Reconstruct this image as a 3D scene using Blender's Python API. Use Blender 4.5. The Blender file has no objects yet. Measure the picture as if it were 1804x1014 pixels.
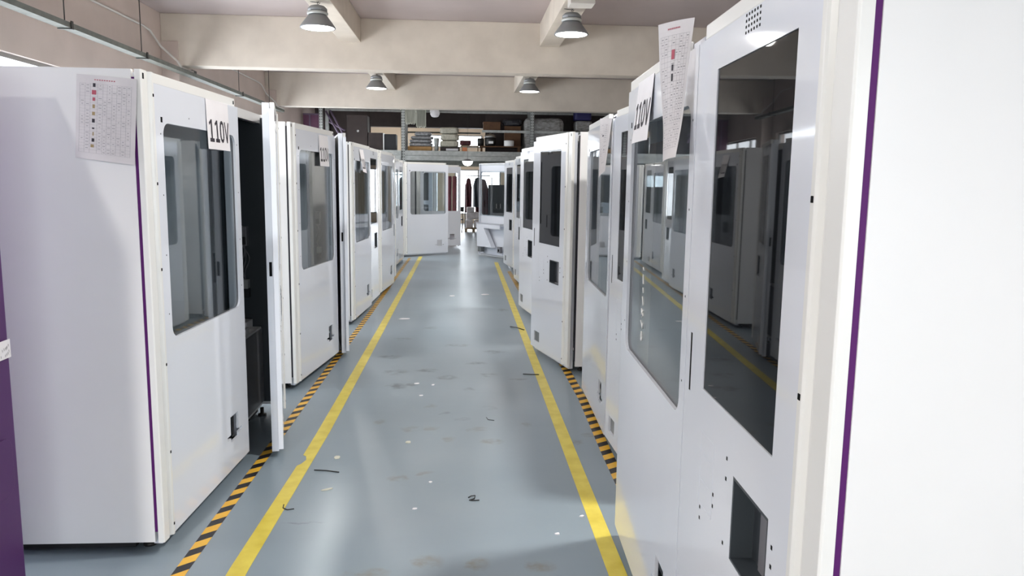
import bpy, math, random
from mathutils import Vector, Matrix
from mathutils.geometry import tessellate_polygon
random.seed(7)
S = bpy.context.scene
COL = S.collection

# ---------------------------------------------------------------- camera, sky, exposure
cam = bpy.data.cameras.new('camera')
cam.sensor_width = 36.0
cam.lens = 36.0 * 1340.0 / 1804.0
cam.clip_start = 0.05
cam.clip_end = 200
camo = bpy.data.objects.new('camera', cam)
COL.objects.link(camo)
R_ = Vector((0.997942, -0.062713, 0.013374)); U_ = Vector((-0.004699, 0.136493, 0.990630)); B_ = Vector((-0.063951, -0.988654, 0.135918))
camo.matrix_world = Matrix(((R_.x, U_.x, B_.x, 0), (R_.y, U_.y, B_.y, 0), (R_.z, U_.z, B_.z, 1.57), (0, 0, 0, 1)))
S.camera = camo
S.view_settings.view_transform = 'Standard'
S.view_settings.look = 'None'
S.view_settings.gamma = 1.0
S.view_settings.use_curve_mapping = False
S.view_settings.exposure = 0.80
LAMP_POWER = 165.0
LAMP_TINT = (1.0, 0.965, 0.92)
SKY = 6.0
wd = bpy.data.worlds.new('daylight')
S.world = wd
wd.use_nodes = True
bg = wd.node_tree.nodes['Background']
bg.inputs['Color'].default_value = (0.89, 0.935, 1.0, 1)
bg.inputs['Strength'].default_value = SKY

# ---------------------------------------------------------------- materials
def principled(name, color, rough=0.5, metal=0.0, spec=0.5, **kw):
    m = bpy.data.materials.new(name)
    m.use_nodes = True
    b = m.node_tree.nodes['Principled BSDF']
    b.inputs['Base Color'].default_value = (*color, 1)
    b.inputs['Roughness'].default_value = rough
    b.inputs['Metallic'].default_value = metal
    b.inputs['Specular IOR Level'].default_value = spec
    for k, v in kw.items():
        b.inputs[k].default_value = v
    return m

def noisy(name, c1, c2, scale, rough, detail=4.0, bump=0.0, spec=0.5, stretch=(1, 1, 1), lo=0.35, hi=0.65, rvar=0.0):
    m = principled(name, c1, rough, 0, spec)
    nt = m.node_tree
    b = nt.nodes['Principled BSDF']
    tc = nt.nodes.new('ShaderNodeTexCoord')
    mp = nt.nodes.new('ShaderNodeMapping')
    mp.inputs['Scale'].default_value = stretch
    no = nt.nodes.new('ShaderNodeTexNoise')
    no.inputs['Scale'].default_value = scale
    no.inputs['Detail'].default_value = detail
    cr = nt.nodes.new('ShaderNodeValToRGB')
    cr.color_ramp.elements[0].position = lo
    cr.color_ramp.elements[1].position = hi
    cr.color_ramp.elements[0].color = (*c1, 1)
    cr.color_ramp.elements[1].color = (*c2, 1)
    nt.links.new(tc.outputs['Object'], mp.inputs['Vector'])
    nt.links.new(mp.outputs['Vector'], no.inputs['Vector'])
    nt.links.new(no.outputs['Fac'], cr.inputs['Fac'])
    nt.links.new(cr.outputs['Color'], b.inputs['Base Color'])
    if rvar:
        mr = nt.nodes.new('ShaderNodeMapRange')
        mr.inputs['To Min'].default_value = rough - rvar
        mr.inputs['To Max'].default_value = rough + rvar
        nt.links.new(no.outputs['Fac'], mr.inputs['Value'])
        nt.links.new(mr.outputs['Result'], b.inputs['Roughness'])
    if bump:
        bu = nt.nodes.new('ShaderNodeBump')
        bu.inputs['Strength'].default_value = bump
        bu.inputs['Distance'].default_value = 0.01
        nt.links.new(no.outputs['Fac'], bu.inputs['Height'])
        nt.links.new(bu.outputs['Normal'], b.inputs['Normal'])
    return m

def emitter(name, color, strength):
    m = bpy.data.materials.new(name)
    m.use_nodes = True
    nt = m.node_tree
    nt.nodes.remove(nt.nodes['Principled BSDF'])
    e = nt.nodes.new('ShaderNodeEmission')
    e.inputs['Color'].default_value = (*color, 1)
    e.inputs['Strength'].default_value = strength
    nt.links.new(e.outputs[0], nt.nodes['Material Output'].inputs['Surface'])
    return m

def glass(name, tint, ior=1.5):
    m = bpy.data.materials.new(name)
    m.use_nodes = True
    nt = m.node_tree
    nt.nodes.remove(nt.nodes['Principled BSDF'])
    t = nt.nodes.new('ShaderNodeBsdfTransparent')
    t.inputs['Color'].default_value = (*tint, 1)
    g = nt.nodes.new('ShaderNodeBsdfGlossy')
    g.inputs['Roughness'].default_value = 0.0
    # Schlick reflectance that is the same from both sides of the pane
    ge = nt.nodes.new('ShaderNodeNewGeometry')
    dt = nt.nodes.new('ShaderNodeVectorMath'); dt.operation = 'DOT_PRODUCT'
    ab = nt.nodes.new('ShaderNodeMath'); ab.operation = 'ABSOLUTE'
    iv = nt.nodes.new('ShaderNodeMath'); iv.operation = 'SUBTRACT'; iv.inputs[0].default_value = 1.0
    pw = nt.nodes.new('ShaderNodeMath'); pw.operation = 'POWER'; pw.inputs[1].default_value = 5.0
    f = nt.nodes.new('ShaderNodeMapRange')
    f.inputs['To Min'].default_value = ((ior - 1) / (ior + 1)) ** 2
    nt.links.new(ge.outputs['Incoming'], dt.inputs[0]); nt.links.new(ge.outputs['Normal'], dt.inputs[1])
    nt.links.new(dt.outputs['Value'], ab.inputs[0]); nt.links.new(ab.outputs[0], iv.inputs[1])
    nt.links.new(iv.outputs[0], pw.inputs[0]); nt.links.new(pw.outputs[0], f.inputs['Value'])
    mx = nt.nodes.new('ShaderNodeMixShader')
    nt.links.new(f.outputs[0], mx.inputs[0])
    nt.links.new(t.outputs[0], mx.inputs[1])
    nt.links.new(g.outputs[0], mx.inputs[2])
    nt.links.new(mx.outputs[0], nt.nodes['Material Output'].inputs['Surface'])
    return m

WHITE = noisy('white_powder_coat', (0.735, 0.765, 0.83), (0.755, 0.785, 0.85), 1.5, 0.07, bump=0.0, spec=0.45)
WHITE_SIDE = noisy('white_side_sheet', (0.80, 0.80, 0.80), (0.83, 0.83, 0.83), 2.0, 0.32, spec=0.4)
RIM = principled('white_edge_trim', (0.83, 0.83, 0.81), 0.25)
SLATE = principled('dark_slate_lining', (0.045, 0.055, 0.065), 0.45)
LINING = principled('grey_window_lining', (0.55, 0.58, 0.62), 0.4)
GREYBOX = principled('grey_inner_sheet', (0.20, 0.20, 0.22), 0.4)
PURPLE = noisy('purple_coat', (0.075, 0.020, 0.112), (0.083, 0.023, 0.122), 3.0, 0.35, spec=0.3)
PURPLE_TRIM = principled('purple_trim', (0.095, 0.014, 0.13), 0.5, spec=0.2)
BLACK_TRIM = principled('black_trim', (0.012, 0.01, 0.02), 0.5)
BLACK = principled('black_plinth', (0.012, 0.012, 0.014), 0.6)
HOLE = principled('dark_hole', (0.006, 0.006, 0.007), 0.8, spec=0.1)
RUBBER = principled('black_rubber', (0.015, 0.014, 0.013), 0.5)
STEEL = principled('steel', (0.55, 0.55, 0.55), 0.3, 1.0)
CLEAR = glass('clear_window_glass', (0.86, 0.89, 0.90), 1.75)
DARKGLASS = principled('black_screen_glass', (0.008, 0.009, 0.011), 0.02, spec=0.25, IOR=1.28)
GREYWIN = principled('smoked_insert', (0.16, 0.17, 0.17), 0.15)
WINGLASS = glass('window_glass', (0.97, 0.98, 0.98), 1.3)
CONCRETE = noisy('painted_beam', (0.56, 0.495, 0.42), (0.64, 0.57, 0.485), 2.2, 0.7, bump=0.08, stretch=(1, 1, 1))
WALLP = noisy('painted_wall', (0.51, 0.425, 0.375), (0.57, 0.475, 0.42), 1.6, 0.7, bump=0.05)
CEIL = noisy('painted_ceiling', (0.41, 0.345, 0.33), (0.45, 0.385, 0.37), 0.9, 0.8)
WARMWALL = noisy('warm_far_wall', (0.60, 0.47, 0.33), (0.66, 0.53, 0.39), 1.0, 0.8)
GALV = noisy('galvanised_metal', (0.36, 0.37, 0.35), (0.46, 0.47, 0.45), 14, 0.45, spec=0.4)
TRAYM = noisy('cable_tray_metal', (0.10, 0.105, 0.09), (0.14, 0.145, 0.125), 10, 0.6)
PIPE = principled('conduit_plastic', (0.55, 0.52, 0.48), 0.5)
DARKMETAL = principled('dark_rod', (0.05, 0.05, 0.045), 0.5, 0.6)
LAMPGREY = principled('lamp_grey', (0.24, 0.245, 0.25), 0.45, 0.3)
LAMPRING = principled('lamp_ring', (0.48, 0.49, 0.47), 0.4, 0.3)
LENS = emitter('lamp_lens', (1.0, 0.98, 0.96), 6.0)
YELLOW = noisy('yellow_floor_paint', (0.60, 0.47, 0.045), (0.72, 0.60, 0.09), 9, 0.35, detail=6, lo=0.3, hi=0.62)
TAPE_Y = noisy('tape_amber', (0.78, 0.42, 0.03), (0.85, 0.50, 0.05), 12, 0.35)
TAPE_B = principled('tape_black', (0.014, 0.013, 0.018), 0.4)
PAPER = noisy('white_paper', (0.80, 0.78, 0.80), (0.83, 0.81, 0.83), 8, 0.8)
PAPERG = noisy('grey_white_paper', (0.66, 0.63, 0.64), (0.72, 0.69, 0.70), 10, 0.8)
INK = principled('black_ink', (0.03, 0.025, 0.035), 0.7)
INKG = principled('grey_print', (0.30, 0.29, 0.31), 0.8)
INKR = principled('red_print', (0.45, 0.10, 0.14), 0.8)
INKT = principled('tan_print', (0.36, 0.27, 0.14), 0.8)
CHALK = principled('white_marker', (0.88, 0.88, 0.86), 0.7)
CARD = noisy('brown_cardboard', (0.085, 0.038, 0.016), (0.11, 0.052, 0.022), 8, 0.8)
CARDLT = noisy('tan_cardboard', (0.36, 0.20, 0.07), (0.42, 0.25, 0.10), 8, 0.8)
DARKBOX_AND_SHADE = noisy('dark_box_brown_and_shade', (0.022, 0.012, 0.010), (0.03, 0.018, 0.015), 5, 0.6)  # brown of the dark boxes; also paints the unlit zone behind the rack
PLUM = noisy('plum_panel', (0.075, 0.022, 0.05), (0.095, 0.03, 0.065), 4, 0.5)
MAUVE = principled('mauve_tube', (0.12, 0.085, 0.13), 0.5)
GREYCLOTH = noisy('grey_bag_plastic', (0.20, 0.20, 0.20), (0.36, 0.36, 0.37), 18, 0.4, bump=0.5)
BEIGECLOTH = noisy('beige_cloth', (0.42, 0.40, 0.32), (0.56, 0.53, 0.44), 22, 0.9, bump=0.6)
FILM = noisy('clear_grey_film', (0.16, 0.15, 0.14), (0.34, 0.33, 0.32), 9, 0.28, bump=0.8, stretch=(1, 1, 3))
FILMW = noisy('white_film_wrap', (0.66, 0.62, 0.62), (0.86, 0.83, 0.84), 7, 0.35, bump=0.7)
BLUE = principled('deep_blue_plastic', (0.02, 0.018, 0.10), 0.5)
ORANGE = principled('orange_card', (0.62, 0.22, 0.10), 0.7)
REDB = noisy('dark_red', (0.28, 0.02, 0.05), (0.40, 0.035, 0.08), 6, 0.45)
REDDK = noisy('maroon_cloth', (0.05, 0.004, 0.008), (0.085, 0.008, 0.015), 6, 0.6)
IVORY = noisy('ivory_strip', (0.52, 0.52, 0.42), (0.66, 0.65, 0.55), 30, 0.6, stretch=(1, 1, 0.1))
ALU = principled('window_frame_aluminium', (0.30, 0.29, 0.28), 0.4, 0.5)
WOOD = noisy('pale_wood', (0.34, 0.25, 0.15), (0.45, 0.34, 0.21), 9, 0.7, stretch=(1, 8, 1))

# ---------------------------------------------------------------- mesh builder
class MB:
    def __init__(s):
        s.v = []; s.f = []; s.m = []; s.sm = []
    def quad(s, pts, mi=0, smooth=False):
        b = len(s.v); s.v += [tuple(p) for p in pts]
        s.f.append(tuple(range(b, b + len(pts)))); s.m.append(mi); s.sm.append(smooth)
    def box(s, x0, x1, y0, y1, z0, z1, mi=0, rot=None, at=None):
        P = [(x0, y0, z0), (x1, y0, z0), (x1, y1, z0), (x0, y1, z0), (x0, y0, z1), (x1, y0, z1), (x1, y1, z1), (x0, y1, z1)]
        if rot is not None:
            c = Vector(at) if at is not None else Vector(((x0 + x1) / 2, (y0 + y1) / 2, (z0 + z1) / 2))
            P = [tuple(c + rot @ (Vector(p) - c)) for p in P]
        b = len(s.v); s.v += P
        for q in ((0, 3, 2, 1), (4, 5, 6, 7), (0, 1, 5, 4), (1, 2, 6, 5), (2, 3, 7, 6), (3, 0, 4, 7)):
            s.f.append(tuple(b + i for i in q)); s.m.append(mi); s.sm.append(False)
        return s
    def prism(s, poly, z0, z1, mi=0, smooth=False):
        """poly: counter-clockwise list of (x, y), extruded along z"""
        n = len(poly); b = len(s.v)
        s.v += [(x, y, z0) for x, y in poly] + [(x, y, z1) for x, y in poly]
        s.f.append(tuple(b + i for i in reversed(range(n)))); s.m.append(mi); s.sm.append(False)
        s.f.append(tuple(b + n + i for i in range(n))); s.m.append(mi); s.sm.append(False)
        for i in range(n):
            j = (i + 1) % n
            s.f.append((b + i, b + j, b + n + j, b + n + i)); s.m.append(mi); s.sm.append(smooth)
        return s
    def plate(s, loops, y0, y1, mi=0, mi_edge=None, fn=None):
        """loops: outline then holes as (a, z) lists; a plate in the x-z plane from y0 (front) to y1; fn maps (a, y, z)"""
        if mi_edge is None: mi_edge = mi
        fn = fn or (lambda a, y, z: (a, y, z))
        tri = tessellate_polygon([[Vector((a, z, 0)) for a, z in L] for L in loops])
        flat = [p for L in loops for p in L]
        b = len(s.v); n = len(flat)
        s.v += [fn(a, y0, z) for a, z in flat] + [fn(a, y1, z) for a, z in flat]
        for t in tri:
            p, q, r = (flat[i] for i in t)
            ar = (q[0] - p[0]) * (r[1] - p[1]) - (r[0] - p[0]) * (q[1] - p[1])
            t = t if ar > 0 else (t[0], t[2], t[1])
            s.f.append((b + t[0], b + t[1], b + t[2])); s.m.append(mi); s.sm.append(False)
            s.f.append((b + n + t[0], b + n + t[2], b + n + t[1])); s.m.append(mi); s.sm.append(False)
        o = 0
        for k, L in enumerate(loops):
            ln = len(L)
            ar = sum(L[i][0] * L[(i + 1) % ln][1] - L[(i + 1) % ln][0] * L[i][1] for i in range(ln))
            ccw = (ar > 0) == (k == 0)
            for i in range(ln):
                j = (i + 1) % ln
                a_, c_ = (o + i, o + j) if ccw else (o + j, o + i)
                s.f.append((b + c_, b + a_, b + n + a_, b + n + c_)); s.m.append(mi_edge); s.sm.append(False)
            o += ln
        return s
    def tube(s, pts, r, n=8, mi=0, cap=True):
        pts = [Vector(p) for p in pts]
        rings = []
        up = Vector((0.0137, 0.021, 1)).normalized()
        for i, p in enumerate(pts):
            d = (pts[min(i + 1, len(pts) - 1)] - pts[max(i - 1, 0)]).normalized()
            u = d.cross(up)
            if u.length < 1e-3: u = d.cross(Vector((1, 0, 0)))
            u.normalize(); w = d.cross(u)
            rr = r[i] if isinstance(r, (list, tuple)) else r
            b = len(s.v)
            s.v += [tuple(p + (u * math.cos(2 * math.pi * k / n) + w * math.sin(2 * math.pi * k / n)) * rr) for k in range(n)]
            rings.append(b)
        for a, c in zip(rings, rings[1:]):
            for k in range(n):
                l = (k + 1) % n
                s.f.append((a + k, a + l, c + l, c + k)); s.m.append(mi); s.sm.append(True)
        if cap:
            s.f.append(tuple(rings[0] + k for k in reversed(range(n)))); s.m.append(mi); s.sm.append(False)
            s.f.append(tuple(rings[-1] + k for k in range(n))); s.m.append(mi); s.sm.append(False)
        return s
    def lathe(s, prof, n=32, mi=0, c=(0, 0), cap0=True, cap1=True):
        rings = []
        for r, z in prof:
            b = len(s.v)
            s.v += [(c[0] + r * math.cos(2 * math.pi * k / n), c[1] + r * math.sin(2 * math.pi * k / n), z) for k in range(n)]
            rings.append(b)
        for a, d in zip(rings, rings[1:]):
            for k in range(n):
                l = (k + 1) % n
                s.f.append((a + k, a + l, d + l, d + k)); s.m.append(mi); s.sm.append(True)
        if cap0: s.f.append(tuple(rings[0] + k for k in reversed(range(n)))); s.m.append(mi); s.sm.append(False)
        if cap1: s.f.append(tuple(rings[-1] + k for k in range(n))); s.m.append(mi); s.sm.append(False)
        return s
    def build(s, name, mats, parent=None, loc=(0, 0, 0), rz=0.0, bevel=0.0, seg=2):
        me = bpy.data.meshes.new(name)
        me.from_pydata(s.v, [], s.f)
        if not isinstance(mats, (list, tuple)): mats = [mats]
        for m in mats: me.materials.append(m)
        me.polygons.foreach_set('material_index', s.m)
        me.polygons.foreach_set('use_smooth', s.sm)
        me.update()
        o = bpy.data.objects.new(name, me)
        COL.objects.link(o)
        o.location = loc; o.rotation_euler = (0, 0, rz)
        if parent: o.parent = parent
        if bevel:
            mod = o.modifiers.new('bevel', 'BEVEL')
            mod.width = bevel; mod.segments = seg; mod.limit_method = 'ANGLE'; mod.angle_limit = math.radians(40)
        return o

def tag(o, label, cat, group=None, kind=None):
    o['label'] = label; o['category'] = cat
    if group: o['group'] = group
    if kind: o['kind'] = kind
    return o
def thing(name, label, cat, loc=(0, 0, 0), rz=0.0, group=None):
    o = bpy.data.objects.new(name, None)
    o.empty_display_size = 0.1
    COL.objects.link(o); o.location = loc; o.rotation_euler = (0, 0, rz)
    return tag(o, label, cat, group)
def struct(name, mb, mats, parent=None, **kw):
    o = mb.build(name, mats, parent, **kw)
    if not parent: o['kind'] = 'structure'
    return o
def rect(a0, a1, z0, z1):
    return [(a0, z0), (a1, z0), (a1, z1), (a0, z1)]
def rrect(a0, a1, z0, z1, r, n=5):
    P = []
    for cx, cz, t0 in ((a1 - r, z0 + r, -90), (a1 - r, z1 - r, 0), (a0 + r, z1 - r, 90), (a0 + r, z0 + r, 180)):
        for k in range(n + 1):
            t = math.radians(t0 + 90 * k / n)
            P.append((cx + r * math.cos(t), cz + r * math.sin(t)))
    return P

# ---------------------------------------------------------------- the hall
XL, XR, YB, YF, ZC = -4.5, 5.5, -8.0, 30.0, 4.0

def floor_material():
    m = principled('epoxy_floor', (0.2, 0.23, 0.26), 0.26, 0, 0.5)
    nt = m.node_tree; b = nt.nodes['Principled BSDF']; N = nt.nodes.new; L = nt.links.new
    tc = N('ShaderNodeTexCoord')
    no = N('ShaderNodeTexNoise'); no.inputs['Scale'].default_value = 1.1; no.inputs['Detail'].default_value = 6
    L(tc.outputs['Object'], no.inputs['Vector'])
    cr = N('ShaderNodeValToRGB')
    cr.color_ramp.elements[0].position = 0.3; cr.color_ramp.elements[1].position = 0.7
    cr.color_ramp.elements[0].color = (0.215, 0.27, 0.31, 1); cr.color_ramp.elements[1].color = (0.26, 0.315, 0.355, 1)
    L(no.outputs['Fac'], cr.inputs['Fac'])
    fine = N('ShaderNodeTexNoise'); fine.inputs['Scale'].default_value = 13; fine.inputs['Detail'].default_value = 5
    L(tc.outputs['Object'], fine.inputs['Vector'])
    # warp coordinates so that every worn patch has a ragged outline
    sub = N('ShaderNodeVectorMath'); sub.operation = 'SUBTRACT'; sub.inputs[1].default_value = (0.5, 0.5, 0.5)
    L(fine.outputs['Color'], sub.inputs[0])
    sc = N('ShaderNodeVectorMath'); sc.operation = 'SCALE'; sc.inputs['Scale'].default_value = 0.11
    L(sub.outputs[0], sc.inputs[0])
    ad = N('ShaderNodeVectorMath'); ad.operation = 'ADD'
    L(tc.outputs['Object'], ad.inputs[0]); L(sc.outputs[0], ad.inputs[1])
    def patches(spots):
        acc = None
        for x, y, rx, ry, k in spots:
            d = N('ShaderNodeVectorMath'); d.operation = 'SUBTRACT'; d.inputs[1].default_value = (x, y, 0)
            L(ad.outputs[0], d.inputs[0])
            q = N('ShaderNodeVectorMath'); q.operation = 'MULTIPLY'; q.inputs[1].default_value = (1 / rx, 1 / ry, 0)
            L(d.outputs[0], q.inputs[0])
            ln = N('ShaderNodeVectorMath'); ln.operation = 'LENGTH'
            L(q.outputs[0], ln.inputs[0])
            mr = N('ShaderNodeMapRange'); mr.inputs['From Min'].default_value = 1.05; mr.inputs['From Max'].default_value = 0.55
            mr.inputs['To Min'].default_value = 0; mr.inputs['To Max'].default_value = k
            L(ln.outputs['Value'], mr.inputs['Value'])
            if acc is None: acc = mr.outputs['Result']
            else:
                mx = N('ShaderNodeMath'); mx.operation = 'MAXIMUM'
                L(acc, mx.inputs[0]); L(mr.outputs['Result'], mx.inputs[1]); acc = mx.outputs[0]
        return acc
    worn = patches([(-0.34, 3.92, .075, .05, .75), (-0.20, 3.99, .05, .035, .6), (-0.14, 3.0, .07, .07, .9), (0.07, 2.98, .05, .055, .9),
                    (0.33, 2.95, .07, .055, .9), (-0.38, 2.92, .10, .05, .9), (-0.09, 4.55, .05, .045, .6), (0.19, 4.5, .07, .05, .7),
                    (0.10, 4.73, .07, .05, .55), (-0.32, 4.75, .08, .05, .5), (-0.20, 4.76, .06, .05, .5), (-0.55, 4.9, .06, .06, .6),
                    (-0.22, 5.25, .05, .05, .5), (0.41, 4.82, .05, .05, .6), (0.70, 4.48, .05, .05, .7), (0.80, 4.6, .06, .05, .6)])
    dark = patches([(-0.51, 5.79, .09, .09, .7), (-0.40, 5.85, .06, .06, .6), (-0.12, 6.05, .09, .08, .6), (0.21, 6.14, .09, .07, .5),
                    (0.12, 6.54, .10, .07, .6), (-0.55, 6.24, .12, .10, .5), (-0.3, 6.3, .10, .07, .6), (0.05, 5.7, .05, .05, .5),
                    (-0.66, 6.8, .12, .08, .6), (0.3, 7.0, .12, .08, .5), (-0.6, 7.6, .10, .08, .6), (-0.35, 8.2, .1, .1, .4),
                    (0.45, 6.0, .09, .05, .7), (-0.05, 7.3, .14, .08, .5), (0.5, 9.4, .08, .12, .6), (-0.12, 5.1, .05, .05, .5),
                    (-0.73, 3.4, .11, .012, .5), (0.2, 5.2, .06, .05, .4), (0.0, 4.95, .06, .05, .4)])
    fr = N('ShaderNodeMapRange'); fr.inputs['From Min'].default_value = 0.35; fr.inputs['From Max'].default_value = 0.6
    L(fine.outputs['Fac'], fr.inputs['Value'])
    m1 = N('ShaderNodeMath'); m1.operation = 'MULTIPLY'; L(worn, m1.inputs[0]); L(fr.outputs['Result'], m1.inputs[1])
    m2 = N('ShaderNodeMath'); m2.operation = 'MULTIPLY'; L(dark, m2.inputs[0]); L(fr.outputs['Result'], m2.inputs[1])
    a = N('ShaderNodeMixRGB'); a.inputs['Color2'].default_value = (0.205, 0.21, 0.18, 1)
    L(m1.outputs[0], a.inputs['Fac']); L(cr.outputs['Color'], a.inputs['Color1'])
    c = N('ShaderNodeMixRGB'); c.inputs['Color2'].default_value = (0.075, 0.082, 0.085, 1)
    L(m2.outputs[0], c.inputs['Fac']); L(a.outputs['Color'], c.inputs['Color1'])
    L(c.outputs['Color'], b.inputs['Base Color'])
    # uneven gloss
    rn = N('ShaderNodeTexNoise'); rn.inputs['Scale'].default_value = 0.8; rn.inputs['Detail'].default_value = 3
    L(tc.outputs['Object'], rn.inputs['Vector'])
    mr = N('ShaderNodeMapRange'); mr.inputs['From Min'].default_value = 0.1; mr.inputs['From Max'].default_value = 0.9
    mr.inputs['To Min'].default_value = 0.285; mr.inputs['To Max'].default_value = 0.335
    L(rn.outputs['Fac'], mr.inputs['Value'])
    mm = N('ShaderNodeMath'); mm.operation = 'ADD'
    sl = N('ShaderNodeMath'); sl.operation = 'MULTIPLY'; sl.inputs[1].default_value = 0.15
    L(m1.outputs[0], sl.inputs[0]); L(sl.outputs[0], mm.inputs[0]); L(mr.outputs['Result'], mm.inputs[1])
    L(mm.outputs[0], b.inputs['Roughness'])
    bu = N('ShaderNodeBump'); bu.inputs['Strength'].default_value = 0.035; bu.inputs['Distance'].default_value = 0.02
    bn = N('ShaderNodeTexNoise'); bn.inputs['Scale'].default_value = 3.0; bn.inputs['Detail'].default_value = 4
    mp = N('ShaderNodeMapping'); mp.inputs['Scale'].default_value = (0.5, 2.0, 1)
    L(tc.outputs['Object'], mp.inputs['Vector']); L(mp.outputs['Vector'], bn.inputs['Vector'])
    L(bn.outputs['Fac'], bu.inputs['Height']); L(bu.outputs['Normal'], b.inputs['Normal'])
    return m

mb = MB(); mb.box(XL - .25, XR + .25, YB - .25, YF + .25, -0.2, 0.0)
struct('floor', mb, floor_material())
mb = MB(); mb.box(XL - .25, XR + .25, YB - .25, YF + .25, ZC, ZC + 0.2)
struct('ceiling', mb, CEIL)

BEAMS = (-6.0, 0.0, 6.0, 12.0, 18.0, 24.0)
def yz(x0, x1):
    return lambda a, y, z: (x0 + (x1 - x0) * y, a, z)
# left wall with a high band of windows in every bay
bays = [(0.7, 5.7), (6.7, 11.7), (12.7, 17.7), (18.7, 23.7), (24.7, 29.6)]
WZ0, WZ1 = 0.95, 2.79
mb = MB(); mb.plate([rect(YB, YF, 0, ZC)] + [rect(a, c, WZ0, WZ1) for a, c in bays], 0, 1, fn=yz(XL - .2, XL))
struct('wall_left', mb, WALLP)
mb = MB(); mb.box(XR, XR + .2, YB, YF, 0, ZC)
struct('wall_right', mb, WALLP)
backw = [(-0.5, 2.1), (2.3, 4.9)]
mb = MB(); mb.plate([rect(XL, XR, 0, ZC)] + [rect(a, c, 0.3, 3.1) for a, c in backw], YB - .2, YB)
struct('wall_rear', mb, WALLP)
frontlow = [(-0.35, 1.45), (1.65, 3.45)]
fronthigh = [(-1.62, 0.72)]
mb = MB(); mb.plate([rect(XL, XR, 0, ZC)] + [rect(a, c, 0.35, 2.09) for a, c in frontlow] + [rect(a, c, 2.92, 3.40) for a, c in fronthigh], YF, YF + .2)
struct('wall_front', mb, WARMWALL)

wcount = [0]
def window(a0, a1, z0, z1, fn, nmull):
    """aluminium frame with mullions and one pane; fn maps (along, depth, z) to the world"""
    wcount[0] += 1
    t = 0.045
    w = (a1 - a0) / nmull
    holes = [rect(a0 + i * w + t, a0 + (i + 1) * w - t * (i == nmull - 1) - t * 0.3, z0 + t, z1 - t) for i in range(nmull)]
    mb = MB(); mb.plate([rect(a0, a1, z0, z1)] + holes, 0.06, 0.11, fn=fn)
    o = struct('window_%d' % wcount[0], mb, ALU)
    g = MB(); g.plate([rect(a0 + .01, a1 - .01, z0 + .01, z1 - .01)], 0.08, 0.086, fn=fn)
    g.build('window_pane', WINGLASS, o)
for a, c in bays:
    window(a, c, WZ0, WZ1, (lambda u, d, z: (XL - d, u, z)), 4)
for a, c in backw:
    window(a, c, 0.3, 3.1, (lambda u, d, z: (u, YB - d, z)), 3)
for a, c in frontlow:
    window(a, c, 0.35, 2.09, (lambda u, d, z: (u, YF + d, z)), 2)
for a, c in fronthigh:
    window(a, c, 2.92, 3.40, (lambda u, d, z: (u, YF + d, z)), 2)

n = 0
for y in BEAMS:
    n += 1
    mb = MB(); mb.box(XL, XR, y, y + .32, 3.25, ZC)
    struct('trim_%d' % n, mb, DARKBOX_AND_SHADE if y > 20 else CONCRETE, bevel=0.008)  # beam beyond the rack is coloured dark to paint in its missing light
    n += 1
    mb = MB(); mb.box(XL, XL + .25, y - .02, y + .40, 0, 3.6)
    struct('trim_%d' % n, mb, WALLP, bevel=0.006)
for x in (-1.71, 1.30, 4.3):
    for y0, y1 in zip((YB,) + tuple(b + .32 for b in BEAMS), BEAMS + (YF,)):
        n += 1
        mb = MB(); mb.box(x - .15, x + .15, y0, y1, 3.65, ZC)
        struct('trim_%d' % n, mb, CONCRETE, bevel=0.006)

# daylight portals in the left windows (they only guide sampling of the sky)
for k, (a, c) in enumerate(bays):
    li = bpy.data.lights.new('sky_portal', 'AREA'); li.shape = 'RECTANGLE'; li.size = WZ1 - WZ0; li.size_y = c - a
    li.cycles.is_portal = True
    lo = bpy.data.objects.new('sky_portal', li); COL.objects.link(lo)
    lo.matrix_world = Matrix(((0, 0, -1, XL - .22), (0, 1, 0, (a + c) / 2), (1, 0, 0, (WZ0 + WZ1) / 2), (0, 0, 0, 1)))

for a, c in backw:
    li = bpy.data.lights.new('sky_portal', 'AREA'); li.shape = 'RECTANGLE'; li.size = c - a; li.size_y = 2.8
    li.cycles.is_portal = True
    lo = bpy.data.objects.new('sky_portal', li); COL.objects.link(lo)
    lo.matrix_world = Matrix(((1, 0, 0, (a + c) / 2), (0, 0, -1, YB - .22), (0, 1, 0, 1.7), (0, 0, 0, 1)))

# ---------------------------------------------------------------- floor markings
def strip_pts(path, w):
    L_, R2 = [], []
    for x, y in path: L_.append((x - w / 2, y)); R2.append((x + w / 2, y))
    return R2 + L_[::-1]
mb = MB()
lp = [(-0.908, 0.5), (-0.905, 3.0), (-0.876, 4.7), (-0.88, 8), (-0.91, 16.3)]
right = [(x + .039, y) for x, y in lp]
left = [(x - .039, y) for x, y in lp]
k = [(-0.918, 4.12), (-0.900, 4.15), (-0.885, 4.21), (-0.898, 4.27), (-0.918, 4.29)]
left = left[:2] + k + left[2:]
mb.prism(right + left[::-1], 0.0003, 0.0018)
tag(mb.build('floor_line', YELLOW), 'yellow painted line along the left side of the aisle floor', 'floor marking', 'painted aisle lines')
mb = MB(); mb.prism(strip_pts([(0.632, 0.5), (0.633, 3), (0.64, 8), (0.655, 15.2)], .076), 0.0003, 0.0018)
tag(mb.build('floor_line', YELLOW), 'yellow painted line along the right side of the aisle floor', 'floor marking', 'painted aisle lines')

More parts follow.
